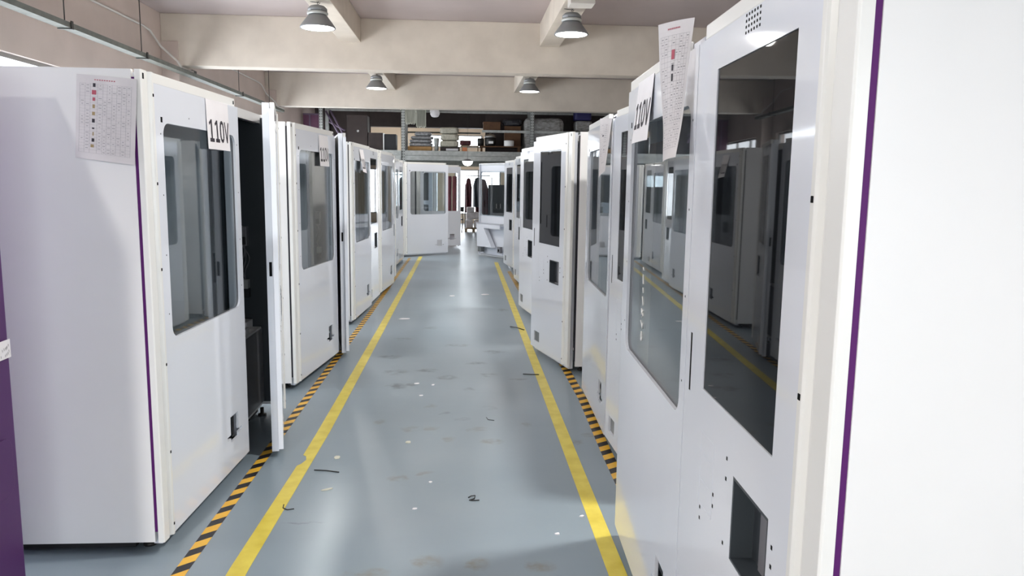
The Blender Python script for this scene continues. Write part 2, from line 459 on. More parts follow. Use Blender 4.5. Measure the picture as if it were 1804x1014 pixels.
def hazard(path, w, period, skew, label, y_end):
    mb = MB()
    def xc(y):
        for (x0, y0), (x1, y1) in zip(path, path[1:]):
            if y <= y1: return x0 + (x1 - x0) * (y - y0) / (y1 - y0)
        return path[-1][0]
    y = path[0][1]; i = 0
    while y < y_end:
        h = period * (0.52 if i % 2 else 0.48)
        pts = []
        for yy, sx in ((y, -1), (y, 1), (y + h, 1), (y + h, -1)):
            ys = yy + (skew if sx > 0 else 0)
            pts.append((xc(ys) + sx * w / 2, ys))
        mb.prism(pts, 0.0003, 0.0014, i % 2)
        y += h; i += 1
    return tag(mb.build('hazard_tape', [TAPE_B, TAPE_Y]), label, 'floor marking', 'hazard tapes')
hazard([(-1.134, 0.52), (-1.134, 3), (-1.135, 5), (-1.12, 9), (-1.12, 16)], .056, .142, .05,
       'black and amber striped hazard tape along the left row of machines', 15.9)
hazard([(0.832, 3.24), (0.852, 4.3), (0.885, 5.4), (0.87, 8), (0.82, 14)], .066, .142, .045,
       'black and amber striped hazard tape along the right row of machines', 13.6)

# ---------------------------------------------------------------- vending machines
W, D, H = 2.05, 0.88, 1.99
PW = 1.11           # width of the window panel, hinge side first
DW = W - PW - 0.006 # width of the door

def flange(hinge_sign, width, z0, z1):
    """rounded hinge-side edge bar; hinge_sign +1: bar runs from x=0 to +width, -1: to -width"""
    P = [(0.0, .026), (0.0, .004), (.004, 0), (width * .50, 0), (width * .56, .009), (width * .70, .009), (width * .74, -.002),
         (width * .78, -.007), (width * .90, -.007), (width * .96, -.003), (width, .006), (width, .026)]
    mb = MB()
    if hinge_sign < 0: P = [(-x, y) for x, y in P][::-1]
    mb.prism(P, z0, z1, 0, False)
    xs = hinge_sign * width * .84
    for z in (0.10, 0.42, 0.80, 1.20, 1.55, 1.90):
        mb.box(xs - .005, xs + .005, -.0085, -.0065, z - .006, z + .006, 1)
    mb.box(hinge_sign * .018 - .006, hinge_sign * .018 + .006, -.0012, .001, z1 - .035, z1 - .012, 1)
    return mb

def machine(label, x, y, rz, panel=0.0, door=0.0, trim=None, inside=False, inner_fit=False, plain=False, group='white vending machine shells in two rows'):
    R = thing('vending_machine', label, 'vending machine', (x, y, 0), rz, group)
    R['panel_deg'] = panel
    tr = trim or BLACK_TRIM
    # cabinet: five walls, lined inside
    c = MB()
    t = 0.02
    c.box(0, t, .038, D, .055, H, 0); c.box(W - t, W, .038, D, .055, H, 0)
    c.box(t, W - t, D - t, D, .055, H, 0)
    c.box(t, W - t, .115, D - t, H - t, H, 0); c.box(t, W - t, .115, D - t, .055, .055 + t, 0)
    l = .004
    for xa, xb, mi in ((t, PW - .01, 2), (PW + .01, W - t, 1)):     # window bay, then door bay
        c.box(xa, xa + l, .118 if mi == 2 else .05, D - t, .075, H - t, mi); c.box(xb - l, xb, .118 if mi == 2 else .05, D - t, .075, H - t, mi)
        c.box(xa + l, xb - l, D - t - l, D - t, .075, H - t, mi)
        c.box(xa + l, xb - l, .118, D - t - l, H - t - l, H - t, mi); c.box(xa + l, xb - l, .118, D - t - l, .075, .075 + l, 1)
    c.box(PW - .01, PW + .01, .10, D - t, .075, H - t, 1)
    c.box(t, W - t, .075, .115, H - .055, H, 0)
    c.build('cabinet', [WHITE_SIDE, SLATE, LINING], R)
    for xa, xb in ((.003, .012), (W - .012, W - .003)):
        g = MB(); g.box(xa, xb, .0265, .038, .10, H - .03); g.build('edge_trim', tr, R)
    p = MB(); p.box(.05, W - .05, .14, D - .05, .012, .056); p.build('plinth', BLACK, R)
    for fx in (.10, W - .10):
        for fy in (.10, D - .12):
            f = MB(); f.lathe([(.028, 0.0), (.028, .012), (.012, .016), (.012, .055)], 14, c=(fx, fy))
            f.build('foot', RUBBER, R)
    # window panel, hinged at x = 0
    z0, z1 = .052, 1.952
    P = MB()
    cut = [(.83, .20), (.95, .20), (.95, .222), (1.00, .222), (1.00, .240), (.95, .240), (.95, .335), (.83, .335), (.83, .240), (.78, .240), (.78, .222), (.83, .222)]
    xe = .0 if plain else .10
    wx0 = .105 if plain else .178
    P.plate([rect(xe, PW, z0, z1), rrect(wx0, 1.052, .893, 1.80, .05), cut], 0, .012)
    for i in range(4):     # small fixing holes round the window
        zz = 1.0 + .25 * i
        P.box(wx0 - .028, wx0 - .023, -.0006, .0004, zz, zz + .006, 1); P.box(1.075, 1.080, -.0006, .0004, zz, zz + .006, 1)
    P.box(wx0 - .020, wx0 - .004, -.0008, .0004, 1.80, 1.822, 1)
    P.box(.45, .455, -.0006, .0004, 1.835, 1.841, 1); P.box(.75, .755, -.0006, .0004, 1.835, 1.841, 1)
    # returned edges behind the skin
    P.box(PW - .012, PW, .012, .026, z0, z1, 0); P.box(.10, PW - .012, .012, .026, z0, z0 + .012, 0)
    P.box(PW - .055, PW - .04, .026, .062, z0 - .022, z1 + .03, 0)
    P.box(.052, PW - .055, .026, .062, z0 - .022, z0 - .01, 0); P.box(.052, PW - .055, .026, .062, z1 + .018, z1 + .03, 0)
    P.box(.04, .052, .026, .062, z0 - .022, z1 + .03, 0)
    if plain: P.box(0, .012, .012, .03, z0, z1, 0)
    po = P.build('window_panel', [WHITE, HOLE], R, rz=-math.radians(panel))
    rr = MB(); xr = .045 if plain else .10
    xq = PW - .16 if plain else PW - .05
    rr.prism([(xr, .026), (xr, -.001), (xq, -.001), (xq, .026)], z1 - .002, H)
    if not plain: rr.box(PW - .075, PW - .062, -.0025, 0, z1 + .008, z1 + .026, 1)
    rr.build('top_rail', [RIM, HOLE], po, bevel=.004)
    if not plain: flange(1, .10, z0, H).build('hinge_strip', [RIM, HOLE], po, bevel=.002)
    gl = MB(); gl.plate([rect(wx0 - .018, 1.07, .875, 1.818)], .0125, .0165); gl.build('window_glass', CLEAR, po)
    if inner_fit:          # ledge, chute and outlet box on the back of the panel
        q = MB(); q.box(.12, 1.02, .064, .16, .70, .73); q.box(.12, 1.02, .15, .16, .62, .73); q.build('ledge', WHITE, po)
        q = MB(); q.prism([(0.40, 0), (0.98, 0), (1.0, .40), (.72, .40)], 0, 1)
        q.v = [(vx, .064 + .10 * vz, .22 + vy) for vx, vy, vz in q.v]; q.build('chute', WHITE, po)
        q = MB(); q.box(.84, .97, .064, .15, .10, .21); q.build('outlet_box', GREYWIN, po, bevel=.006)
        q = MB(); q.box(.16, .27, .064, .12, .12, .25); q.box(.19, .24, .118, .1225, .15, .20, 1); q.build('lock_box', [GREYBOX, HOLE], po)
    # door, hinged at x = W; d counts away from the hinge
    dd = MB()
    fl = lambda a, yv, z: (-a, yv, z)
    def mirror(L): return [(-a, z) for a, z in L]
    loops = [rect(.13, DW, z0, z1), rect(.236, .75, 1.04, 1.86), rect(.236, .465, .71, .912), rect(.872, .890, 1.0, 1.165), rect(.70, .84, .115, .21)]
    dd.plate([mirror(L) for L in loops], 0, .012)
    for i in range(6):
        for j in range(5):
            a = .452 + i * .018; z = 1.905 + j * .0125
            dd.box(-a - .0035, -a + .0035, -.0006, .0004, z, z + .006, 1)
    for a, z in ((.515, .93), (.515, .88), (.21, .86), (.21, .82), (.515, .72), (.61, .80), (.61, .77), (.72, .72), (.72, .69)):
        dd.box(-a - .004, -a + .004, -.0006, .0004, z, z + .009, 1)
    for x0_, x1_, za, zb in ((-.735, -.733, .735, .930), (-.620, -.618, .735, .930), (-.735, -.618, .735, .737), (-.735, -.618, .928, .930), (-.72, -.65, .80, .802), (-.72, -.65, .87, .872)):
        dd.box(x0_, x1_, -.0007, .0004, za, zb, 0)      # faint embossed outline beside the lower cut-out
    dd.box(-DW, -DW + .012, .012, .026, z0, z1, 0); dd.box(-DW + .012, -.13, .012, .026, z0, z0 + .012, 0)
    # inner pan of the door
    dd.box(-DW + .042, -DW + .056, .026, .064, z0 - .025, z1 + .034, 0)
    dd.box(-DW + .056, -.03, .026, .064, z0 - .025, z0 - .012, 0); dd.box(-DW + .056, -.03, .026, .064, z1 + .02, z1 + .034, 0)
    dd.box(-.042, -.03, .03, .064, z0 - .012, z1 + .02, 0)
    dd.box(-DW + .056, -.042, .058, .064, z0 - .012, z1 + .02, 2)
    dd.box(-DW + .041, -DW + .043, .035, .050, 1.04, 1.12, 1)
    dd.box(-.890, -.872, .0008, .010, 1.0, 1.165, 1)
    do = dd.build('door', [WHITE, HOLE, SLATE], R, loc=(W, -.03 if door > 6 else 0, 0), rz=math.radians(door))
    rr = MB(); rr.prism([(-DW + .06, .026), (-DW + .06, -.001), (-.13, -.001), (-.13, .026)], z1 - .002, H)
    rr.build('top_rail', RIM, do, bevel=.004)
    flange(-1, .13, z0, H).build('hinge_strip', [RIM, HOLE], do, bevel=.002)
    sg = MB(); sg.box(-.749, -.237, .003, .012, 1.041, 1.859); sg.build('screen_glass', DARKGLASS, do)
    sg = MB(); sg.box(-.85, -.69, .0125, .030, .105, .22); sg.build('outlet_insert', GREYWIN, do)
    # delivery bay behind the lower cut-out
    q = MB(); q.box(-.4645, -.457, .0008, .0565, .7105, .9115, 1); q.box(-.244, -.2365, .0008, .0565, .7105, .9115, 1)
    q.box(-.457, -.244, .0008, .052, .904, .9115, 1); q.box(-.457, -.244, .0008, .052, .7105, .716, 1); q.box(-.457, -.244, .052, .0565, .7105, .9115, 1)
    q.box(-.40, -.30, .046, .052, .716, .904, 0); q.box(-.36, -.244, .012, .050, .716, .722, 0)
    q.build('delivery_bay', [GREYBOX, SLATE], do)
    # shelf behind the window
    s = MB(); s.box(.03, PW - .02, .34, D - .05, .93, .955); s.build('shelf', WHITE_SIDE, R)
    if inside:
        q = MB(); q.box(1.14, 2.02, .10, .84, .085, .585); q.build('lower_housing', GREYBOX, R)
        q = MB(); q.box(1.62, 2.0, .10, .26, .585, .600); q.box(1.70, 1.78, .12, .25, .600, .635); q.box(1.84, 1.98, .15, .25, .600, .655)
        q.build('mounting_bracket', WHITE_SIDE, R, bevel=.003)
        q = MB(); q.box(1.97, 2.022, .17, .235, 1.14, 1.27); q.box(1.955, 1.97, .175, .21, 1.15, 1.20, 1); q.build('power_adapter', [GREYBOX, BLACK], R, bevel=.004)
        q = MB(); q.box(1.95, 2.0, .165, .205, .86, .92); q.box(1.945, 1.995, .160, .200, .80, .86, 1); q.build('power_plug', [GALV, BLACK], R, bevel=.004)
        for k in range(3):
            q = MB(); pts = []
            for i in range(17):
                u = i / 16
                pts.append((1.99 + .012 * math.sin(u * 9 + k * 1.7), .195 + .022 * (k - 1) * math.sin(math.pi * u) + .014 * math.cos(u * 8 + k), 1.15 - .24 * u - .03 * math.sin(math.pi * u) * k))
            q.tube(pts, .0045, 6); q.build('power_cable', GREYBOX, R)
    return R, po, do

LROT = math.pi / 2
RROT = -math.pi / 2
deg = math.radians
L1, L1p, L1d = machine('white vending machine nearest on the left, door ajar, dark inside with hanging cables', -1.25, 3.114, LROT, 2.4, 12.4, trim=PURPLE_TRIM, inside=True)
L2, L2p, L2d = machine('second white vending machine on the left, just past the nearest ajar door', -1.25, 5.68, LROT, 7.0, 12.0, inside=True)
L3, L3p, L3d = machine('third white vending machine on the left, drooping paper on its window and its door shut', -1.205, 8.36, LROT - deg(2.0), 1.5, 0.0)
L4, L4p, L4d = machine('fourth white vending machine on the left, paperless, just past the drooping paper', -1.14, 10.5, LROT - deg(1.0), 3.5, 0.0)
L5, L5p, L5d = machine('fifth white vending machine on the left, seen edge-on beside the panel that stands open', -1.245, 13.4, LROT - deg(1.2), 0.0, 0.0)
L6, L6p, L6d = machine('white vending machine on the left with its wide window panel swung out across the aisle', -1.27, 16.15, LROT, 57.0, 0.0)
L7, L7p, L7d = machine('farthest white vending machine on the left, open panel partly hidden behind another open panel', -1.12, 18.3, LROT, 71.0, 0.0)

R1, R1p, R1d = machine('white vending machine nearest on the right, large black screen door and two papers', 0.688, 3.222, RROT - deg(2.42), 0.0, 0.0, trim=PURPLE_TRIM, plain=True)
R2, R2p, R2d = machine('second white vending machine on the right, folded paper hanging over its window', 0.898, 5.56, RROT, 1.8, 1.8, plain=True)
R3, R3p, R3d = machine('third white vending machine on the right, its screen door swung out toward the aisle', 0.90, 8.24, RROT, 0.0, 14.0)
R4, R4p, R4d = machine('fourth white vending machine on the right, directly behind the swung out screen door', 0.86, 10.62, RROT, 0.0, 8.0)
R5, R5p, R5d = machine('fifth white vending machine on the right, narrow slice with a dark screen', 0.885, 13.38, RROT, 0.0, 4.0)
R6, R6p, R6d = machine('farthest white vending machine on the right, panel wide open showing its ledge and chute', 0.95, 15.77, RROT, 148.0, 9.0, inner_fit=True)

L8, L8p, L8d = machine('white vending machine facing the camera far behind the rack, seen through open panels', -2.86, 23.0, 0.0, 0.0, 0.0)

# purple cabinet at the left edge of the picture
K = thing('kiosk_cabinet', 'purple metal cabinet at the left edge, in front of the nearest white machine', 'cabinet', (-1.60, 1.165, 0), LROT)
c = MB(); c.box(0, 1.58, .004, .86, .06, 1.97); c.build('cabinet_body', PURPLE, K, bevel=.008)
c = MB(); c.box(.06, 1.52, .06, .80, 0, .06); c.build('plinth', BLACK, K)
c = MB(); c.plate([rrect(1.0, 1.545, .45, .66, .045)], -.0015, .006); c.build('access_panel', PURPLE, K, bevel=.001)
c = MB(); c.plate([rect(.04, .90, .10, 1.9), rrect(.18, .76, .9, 1.78, .05)], -.004, .006); c.build('front_door', PURPLE, K)
c = MB(); c.plate([rect(.17, .77, .89, 1.79)], .0, .003); c.build('window_glass', DARKGLASS, K)
c = MB(); c.box(.86, .885, -.03, -.004, .95, 1.15); c.build('handle', STEEL, K, bevel=.005)

# ---------------------------------------------------------------- papers
class Sheet:
    def __init__(s, tl, tr, br, bl, bulge=0.0, nrm=None, wave=0.0):
        s.c = [Vector(p) for p in (tl, tr, br, bl)]
        s.b = bulge; s.w = wave
        s.n = (s.c[3] - s.c[0]).cross(s.c[1] - s.c[0]).normalized() if nrm is None else Vector(nrm).normalized()
    def P(s, u, v, off=0.0):
        a = s.c[0].lerp(s.c[1], u); b = s.c[3].lerp(s.c[2], u)
        k = s.b * math.sin(math.pi * u) * (0.35 + 0.65 * v) + s.w * math.sin(2.3 * math.pi * v) * v
        return a.lerp(b, v) + s.n * (k + off)
    def mesh(s, nu=10, nv=10, th=.0008):
        mb = MB()
        for side, off in ((0, 0.0), (1, -th)):
            for i in range(nu):
                for j in range(nv):
                    q = [s.P(i / nu, j / nv, off), s.P((i + 1) / nu, j / nv, off), s.P((i + 1) / nu, (j + 1) / nv, off), s.P(i / nu, (j + 1) / nv, off)]
                    mb.quad(q if side else q[::-1], 0, True)
        for u0, v0, u1, v1 in ((0, 0, 1, 0), (1, 0, 1, 1), (1, 1, 0, 1), (0, 1, 0, 0)):
            for k in range(10):
                a, b = k / 10, (k + 1) / 10
                p = (u0 + (u1 - u0) * a, v0 + (v1 - v0) * a); q = (u0 + (u1 - u0) * b, v0 + (v1 - v0) * b)
                mb.quad([s.P(*p), s.P(*q), s.P(*q, -th), s.P(*p, -th)])
        return mb
    def mark(s, mb, poly, mi=0, off=.0009):
        mb.quad([s.P(u, v, off) for u, v in poly], mi)
    def bar(s, mb, u0, v0, u1, v1, w, asp=1.0, mi=0, off=.0009, n=1):
        du, dv = (u1 - u0), (v1 - v0) * asp
        l = math.hypot(du, dv); nu_, nv_ = -dv / l * w, du / l * w / asp
        for k in range(n):
            a, b = k / n, (k + 1) / n
            p0 = (u0 + (u1 - u0) * a, v0 + (v1 - v0) * a); p1 = (u0 + (u1 - u0) * b, v0 + (v1 - v0) * b)
            s.mark(mb, [(p0[0] - nu_, p0[1] - nv_), (p1[0] - nu_, p1[1] - nv_), (p1[0] + nu_, p1[1] + nv_), (p0[0] + nu_, p0[1] + nv_)], mi, off)

def voltage_letters(s, u0, u1, v0, v1):
    """1 1 0 V drawn as strokes on the sheet"""
    mb = MB(); w = (u1 - u0) / 4; asp = .7
    h = v1 - v0
    for i in range(2):
        a = u0 + i * w
        s.bar(mb, a + .58 * w, v0, a + .58 * w, v1, .026, asp, n=4)
        s.bar(mb, a + .20 * w, v0 + .22 * h, a + .58 * w, v0 + .04 * h, .020, asp)
        s.bar(mb, a + .22 * w, v1 - .04 * h, a + .96 * w, v1 - .04 * h, .026, asp)
    a = u0 + 2 * w
    cx, cy, rx, ry = a + .52 * w, (v0 + v1) / 2, .32 * w, h / 2 - .02
    pr = [(cx + rx * math.copysign(abs(math.cos(t)) ** .8, math.cos(t)), cy + ry * math.copysign(abs(math.sin(t)) ** .8, math.sin(t))) for t in [2 * math.pi * k / 20 for k in range(21)]]
    for p, q in zip(pr, pr[1:]): s.bar(mb, *p, *q, .024, asp)
    a = u0 + 3 * w
    s.bar(mb, a + .12 * w, v0, a + .52 * w, v1, .022, asp, n=3)
    s.bar(mb, a + .92 * w, v0, a + .52 * w, v1, .022, asp, n=3)
    return mb

def on_panel(R, po, a, yv, z):
    """point on a machine's window panel in world coordinates"""
    m = Matrix.Translation(R.location) @ Matrix.Rotation(R.rotation_euler.z, 4, 'Z') @ Matrix.Rotation(po.rotation_euler.z, 4, 'Z')
    return m @ Vector((a, yv, z))

def voltage_sign(R, po, a0, a1, z0, z1, label, curl=.0, sheer=0.0, letters=True, tv=(.40, .83), tu=(.03, .97), drop=0.0):
    s = Sheet(on_panel(R, po, a0, -.003, z1), on_panel(R, po, a1, -.003, z1),
              on_panel(R, po, a1 + sheer, -.004 - curl, z0 - drop), on_panel(R, po, a0 + sheer, -.004 - curl * 1.2, z0), bulge=.004)
    o = s.mesh().build('paper_sign', PAPER)
    tag(o, label, 'paper sign', 'papers lettered 110V')
    if letters: voltage_letters(s, tu[0], tu[1], tv[0], tv[1]).build('lettering', INK, o)
    return o
voltage_sign(L1, L1p, .650, .950, 1.715, 1.95, '110V paper sign taped on the nearest left machine', curl=.004, sheer=.004)
voltage_sign(L2, L2p, .640, .890, 1.69, 1.94, '110V paper sign taped on the second left machine, past the ajar door', curl=.006, sheer=.01)
voltage_sign(L3, L3p, .42, .66, 1.68, 1.93, '110V paper sign drooping sideways on the third left machine', curl=.02, sheer=.10, drop=.015)
voltage_sign(R1, R1p, .235, .525, 1.73, 1.96, '110V paper sign on the nearest right machine, partly covered by a printed form', curl=.016, sheer=-.004, tv=(.36, .76))

def form(s, label, group, cols, pics, title=True):
    o = s.mesh(12, 14).build('printed_form', PAPERG)
    tag(o, label, 'paper form', group)
    g = MB()
    rows = 22
    for i in range(rows + 1):
        v = .10 + .82 * i / rows
        s.bar(g, .06, v, .92, v, .0009, 1.4, n=6)
    for u in cols:
        s.bar(g, u, .10, u, .92, .0018, 1.4, n=8)
    rnd = random.Random(3)
    for i in range(rows):
        v = .10 + .82 * (i + .5) / rows
        for a, b in zip(cols[:-1], cols[1:]):
            if rnd.random() < .55 and not (.22 < a < .34):
                m = (a + b) / 2; l = (b - a) * rnd.uniform(.12, .35)
                s.bar(g, m - l, v, m + l, v, .0045, 1.4)
    g.build('printed_grid', INKG, o)
    if title:
        g = MB()
        for k in range(9): s.bar(g, .30 + .04 * k, .052, .325 + .04 * k, .052, .008, 1.4)
        g.build('printed_title', INKR, o)
    g = MB()
    for u, v, w, h, mi in pics: s.mark(g, [(u - w, v - h), (u + w, v - h), (u + w, v + h), (u - w, v + h)], mi, .0011)
    g.build('printed_pictures', [INK, INKR, INKT], o)
    return o
s = Sheet((-1.488, 3.110, 1.966), (-1.262, 3.106, 1.950), (-1.285, 3.100, 1.622), (-1.512, 3.108, 1.648), bulge=.006, nrm=(0, -1, 0))
form(s, 'printed table form with small pictures, taped on the white side of the nearest left machine', 'printed forms',
     [.06, .15, .24, .36, .45, .52, .60, .68, .76, .84, .92],
     [(.30, .115, .022, .022, 0), (.30, .20, .036, .026, 1), (.30, .28, .022, .02, 1), (.30, .365, .02, .022, 2), (.30, .45, .024, .02, 2),
      (.30, .535, .024, .022, 0), (.30, .625, .02, .009, 0), (.30, .69, .010, .022, 2), (.30, .765, .022, .02, 0), (.29, .835, .028, .018, 2)])
s = Sheet((0.560, 2.255, 2.030), (0.640, 2.165, 2.035), (0.598, 2.14, 1.650), (0.600, 2.285, 1.640), bulge=.022, nrm=(-.55, -.83, 0), wave=.012)
form(s, 'curled printed form hanging over the 110V paper on the nearest right machine', 'printed forms',
     [.08, .2, .32, .44, .56, .66, .76, .84, .92], [(.50, .24, .05, .035, 1), (.50, .335, .03, .022, 0), (.50, .405, .03, .026, 0)], title=True)
s = Sheet(on_panel(R2, R2p, .92, -.05, 1.965), on_panel(R2, R2p, 1.085, -.004, 1.955), on_panel(R2, R2p, 1.04, -.03, 1.65), on_panel(R2, R2p, .90, -.045, 1.60), bulge=.012)
form(s, 'long pale folded sheet hanging on the second right machine', 'printed forms', [.15, .5, .85], [(.45, .30, .07, .012, 0), (.65, .55, .015, .012, 0)], title=False)
# label on the purple cabinet
s = Sheet((-1.5955, 2.495, 1.00), (-1.5955, 2.739, 1.005), (-1.5955, 2.739, .940), (-1.5955, 2.495, .935), nrm=(1, 0, 0))
o = s.mesh(4, 4).build('sticker', PAPER)
tag(o, 'small white handwritten sticker on the purple cabinet', 'sticker')
g = MB()
for u, v in ((.95, .30), (.955, .62), (.90, .42), (.915, .38), (.88, .45), (.93, .72), (.90, .78), (.865, .82), (.84, .45), (.80, .5), (.76, .8), (.7, .45), (.6, .75)):
    s.bar(g, u - .006, v - .06, u + .005, v + .10, .0035, .5); s.bar(g, u - .010, v + .03, u + .010, v - .01, .0035, .5)
g.build('handwriting', INKG, o)
# white marker writing running down the glass of the first right machine
mk = MB()
def stroke(pts):
    mk.tube([on_panel(R1, R1p, a, .0105, z) for a, z in pts], .0022, 5)
bx = .395
stroke([(bx - .008, 1.262), (bx + .006, 1.252)])
stroke([(bx - .004, 1.235), (bx + .002, 1.205), (bx + .006, 1.200)])
stroke([(bx + .000, 1.185), (bx + .006, 1.165)])
stroke([(bx - .006, 1.150), (bx + .0, 1.145), (bx + .010, 1.128), (bx + .012, 1.118)])
stroke([(bx - .015, 1.102), (bx + .016, 1.080), (bx + .0, 1.072)]); stroke([(bx + .016, 1.100), (bx - .012, 1.082)]); stroke([(bx - .012, 1.095), (bx - .010, 1.083)])
stroke([(bx - .022, 1.056), (bx - .002, 1.044), (bx + .014, 1.030), (bx + .016, 1.052)])
stroke([(bx + .012 * math.cos(t), .998 + .018 * math.sin(t)) for t in [2 * math.pi * k / 10 for k in range(11)]])
tag(mk.build('marker_writing', CHALK), 'white handwritten digits running down the glass of the nearest right machine', 'handwriting')

# ---------------------------------------------------------------- lamps
def lamp(x, y, z, label, drop=3.65, r=.205, power=LAMP_POWER):
    T = thing('high_bay_lamp', label, 'ceiling lamp', (x, y, z), 0, 'grey dome lamps under the ceiling beams')
    a = MB(); a.lathe([(r * .93, .004), (r, 0), (r, .012), (r * .86, .055), (r * .56, .135), (r * .50, .150)], 40, cap0=False, cap1=True)
    a.build('reflector', LAMPGREY, T)
    a = MB(); a.lathe([(r * .10, .003), (r * .92, .003)], 40, cap0=True, cap1=False); a.build('lens', LENS, T)
    a = MB(); a.lathe([(r * .56, .150), (r * .59, .158), (r * .59, .178), (r * .54, .186)], 32); a.build('collar', LAMPRING, T)
    a = MB(); a.lathe([(r * .50, .186), (r * .50, .196), (r * .55, .200), (r * .54, .222), (r * .40, .250), (r * .14, .264)], 32)
    for k in range(6):
        t = math.pi * k / 3
        a.box(-.006, .006, -.012, .012, .150, .205, 0, Matrix.Rotation(t, 3, 'Z'), (0, 0, .17)) if False else a.box(r * .52 * math.cos(t) - .006, r * .52 * math.cos(t) + .006, r * .52 * math.sin(t) - .006, r * .52 * math.sin(t) + .006, .16, .21)
    a.build('driver_housing', LAMPGREY, T)
    a = MB(); a.tube([(0, 0, .262), (0, 0, .285), (.012, 0, .300), (.010, 0, .318), (-.004, 0, .318), (-.004, 0, .30)], .004, 6)
    a.tube([(-.004, 0, .316), (-.004, 0, drop - z)], .003, 6)
    a.tube([(0, 0, .262), (.03, .01, .29), (-.05, .02, .30), (-.09, .02, drop - z)], .004, 6)
    a.build('hook_and_cord', DARKMETAL, T)
    li = bpy.data.lights.new('lamp_light', 'SPOT'); li.spot_size = math.radians(164); li.spot_blend = .35; li.shadow_soft_size = r * .4; li.energy = power; li.color = LAMP_TINT
    lo = bpy.data.objects.new('lamp_light', li); COL.objects.link(lo); lo.parent = T; lo.location = (0, 0, -.03)
    return T
lamp(-1.72, 9.4, 3.345, 'left one of the two larger dome lamps, hanging before the nearer cross beam')
lamp(1.28, 9.4, 3.345, 'right one of the two larger dome lamps, hanging before the nearer cross beam')
lamp(-1.71, 15.4, 3.37, 'left one of the two smaller dome lamps between the cross beams', power=LAMP_POWER * .6)
lamp(1.29, 15.4, 3.37, 'right one of the two smaller dome lamps between the cross beams', power=LAMP_POWER * .6)
for y, x, k in ((3.4, -2.12, .55), (3.4, 1.28, 1.15), (-2.6, -2.12, 2.7), (-2.6, 1.28, .15)):
    if True:
        lamp(x, y, 3.35, 'grey dome lamp hanging above or behind the viewpoint', power=LAMP_POWER * k)
T = thing('pendant_lamp', 'small glowing dome lamp hanging before the rack beam at the aisle end', 'ceiling lamp', (.10, 20.9, 2.03))
a = MB(); a.lathe([(.02, 0), (.07, .012), (.115, .05), (.14, .105), (.14, .12)], 28, cap1=True); a.build('glowing_dome', LENS, T)
a = MB(); a.lathe([(.142, .12), (.142, .135), (.09, .165), (.03, .18)], 28); a.build('cap', LAMPGREY, T)
a = MB(); a.tube([(0, 0, .18), (0, 0, ZC - 2.03)], .003, 6); a.build('cord', DARKMETAL, T)

jb = MB(); jb.box(1.15, 1.42, 8.55, 8.80, 3.52, 3.65)
tag(jb.build('junction_box', PIPE, bevel=.006), 'white box under the ceiling beam by the larger right lamp', 'electrical box')

# ---------------------------------------------------------------- cable tray and conduits at the left wall
T = thing('cable_tray', 'long grey metal cable tray hung along the left wall', 'cable tray', (-4.12, 0, 3.10))
a = MB(); y0, y1 = 0.5, 17.9
a.box(-.06, .06, y0, y1, 0, .004); a.box(-.063, -.058, y0, y1, 0, .055); a.box(.058, .063, y0, y1, 0, .055)
a.build('channel', TRAYM, T)
for y in (6.2, 8.43, 10.33, 14.6, 16.8):
    a = MB(); a.tube([(0, y, .0), (0, y, ZC - 3.10)], .006, 6); a.build('hanger_rod', DARKMETAL, T)
    a = MB(); a.box(-.07, .08, y - .02, y + .02, -.012, -.003); a.box(.066, .078, y - .02, y + .02, -.012, .07); a.box(-.012, .012, y - .012, y + .012, .055, .075)
    a.build('bracket', DARKMETAL, T)
for k, (ya, yb, lab) in enumerate(((4.0, 12.0, 'thin pale conduit on the left wall bending down at the nearer cross beam'),
                                   (12.6, 18.0, 'thin pale conduit on the left wall bending down at the second cross beam'))):
    a = MB()
    zt = 3.68
    a.tube([(-4.46, ya, zt), (-4.46, yb - .75, zt), (-4.44, yb - .55, zt - .03), (-4.40, yb - .3, zt - .2), (-4.24, yb - .1, 3.3), (-4.20, yb - .05, 3.215), (-4.18, yb + .15, 3.21), (-4.18, yb + .38, 3.21)], .016, 8)
    tag(a.build('conduit', PIPE), lab, 'conduit', 'conduits on the left wall')
a = MB(); a.box(-4.24, -4.205, 12.42, 12.62, 3.17, 3.249); a.box(-4.24, -4.15, 12.42, 12.62, 3.168, 3.176)
tag(a.build('conduit_clamp', DARKMETAL), 'short dark bracket under the nearer cross beam at the left wall', 'bracket')

# ---------------------------------------------------------------- pallet rack over the end of the aisle
RY = 21.5
K = thing('pallet_rack', 'tall grey perforated steel pallet rack spanning the aisle end', 'rack', (0, RY, 0))
for px_ in (-3.905, -1.674, 1.893, 4.25):
    for dy in (0.0, .95):
        a = MB()
        a.box(px_ - .055, px_ + .055, dy, dy + .008, 0, 3.95, 0); a.box(px_ - .055, px_ - .047, dy, dy + .08, 0, 3.95, 0); a.box(px_ + .047, px_ + .055, dy, dy + .08, 0, 3.95, 0)
        if dy == 0:
            z = 2.1
            while z < 3.9:
                for sx in (-1, 1):
                    a.box(px_ + sx * .026 - .011, px_ + sx * .026 + .011, -.0015, .002, z, z + .022, 1)
                z += .075
        a.build('upright', [GALV, HOLE], K)
xs = (-3.905, -1.674, 1.893, 4.25)
for xa, xb in zip(xs, xs[1:]):
    for dy in (-.03, .96):
        a = MB(); a.box(xa + .056, xb - .056, dy, dy + .05, 2.31, 2.44); a.box(xa + .056, xb - .056, dy - .012, dy + .05, 2.18, 2.30); a.build('load_beam', GALV, K)
        a = MB(); a.box(xa + .056, xb - .056, dy + .01, dy + .04, 3.56, 3.62); a.build('load_beam', GALV, K)
    a = MB(); a.box(xa + .056, xb - .056, .03, .95, 2.405, 2.43); a.build('deck_board', GREYBOX, K)
    a = MB(); a.box(xa + .056, xb - .056, .30, .34, 2.03, 2.17); a.build('tie_beam', TRAYM, K)
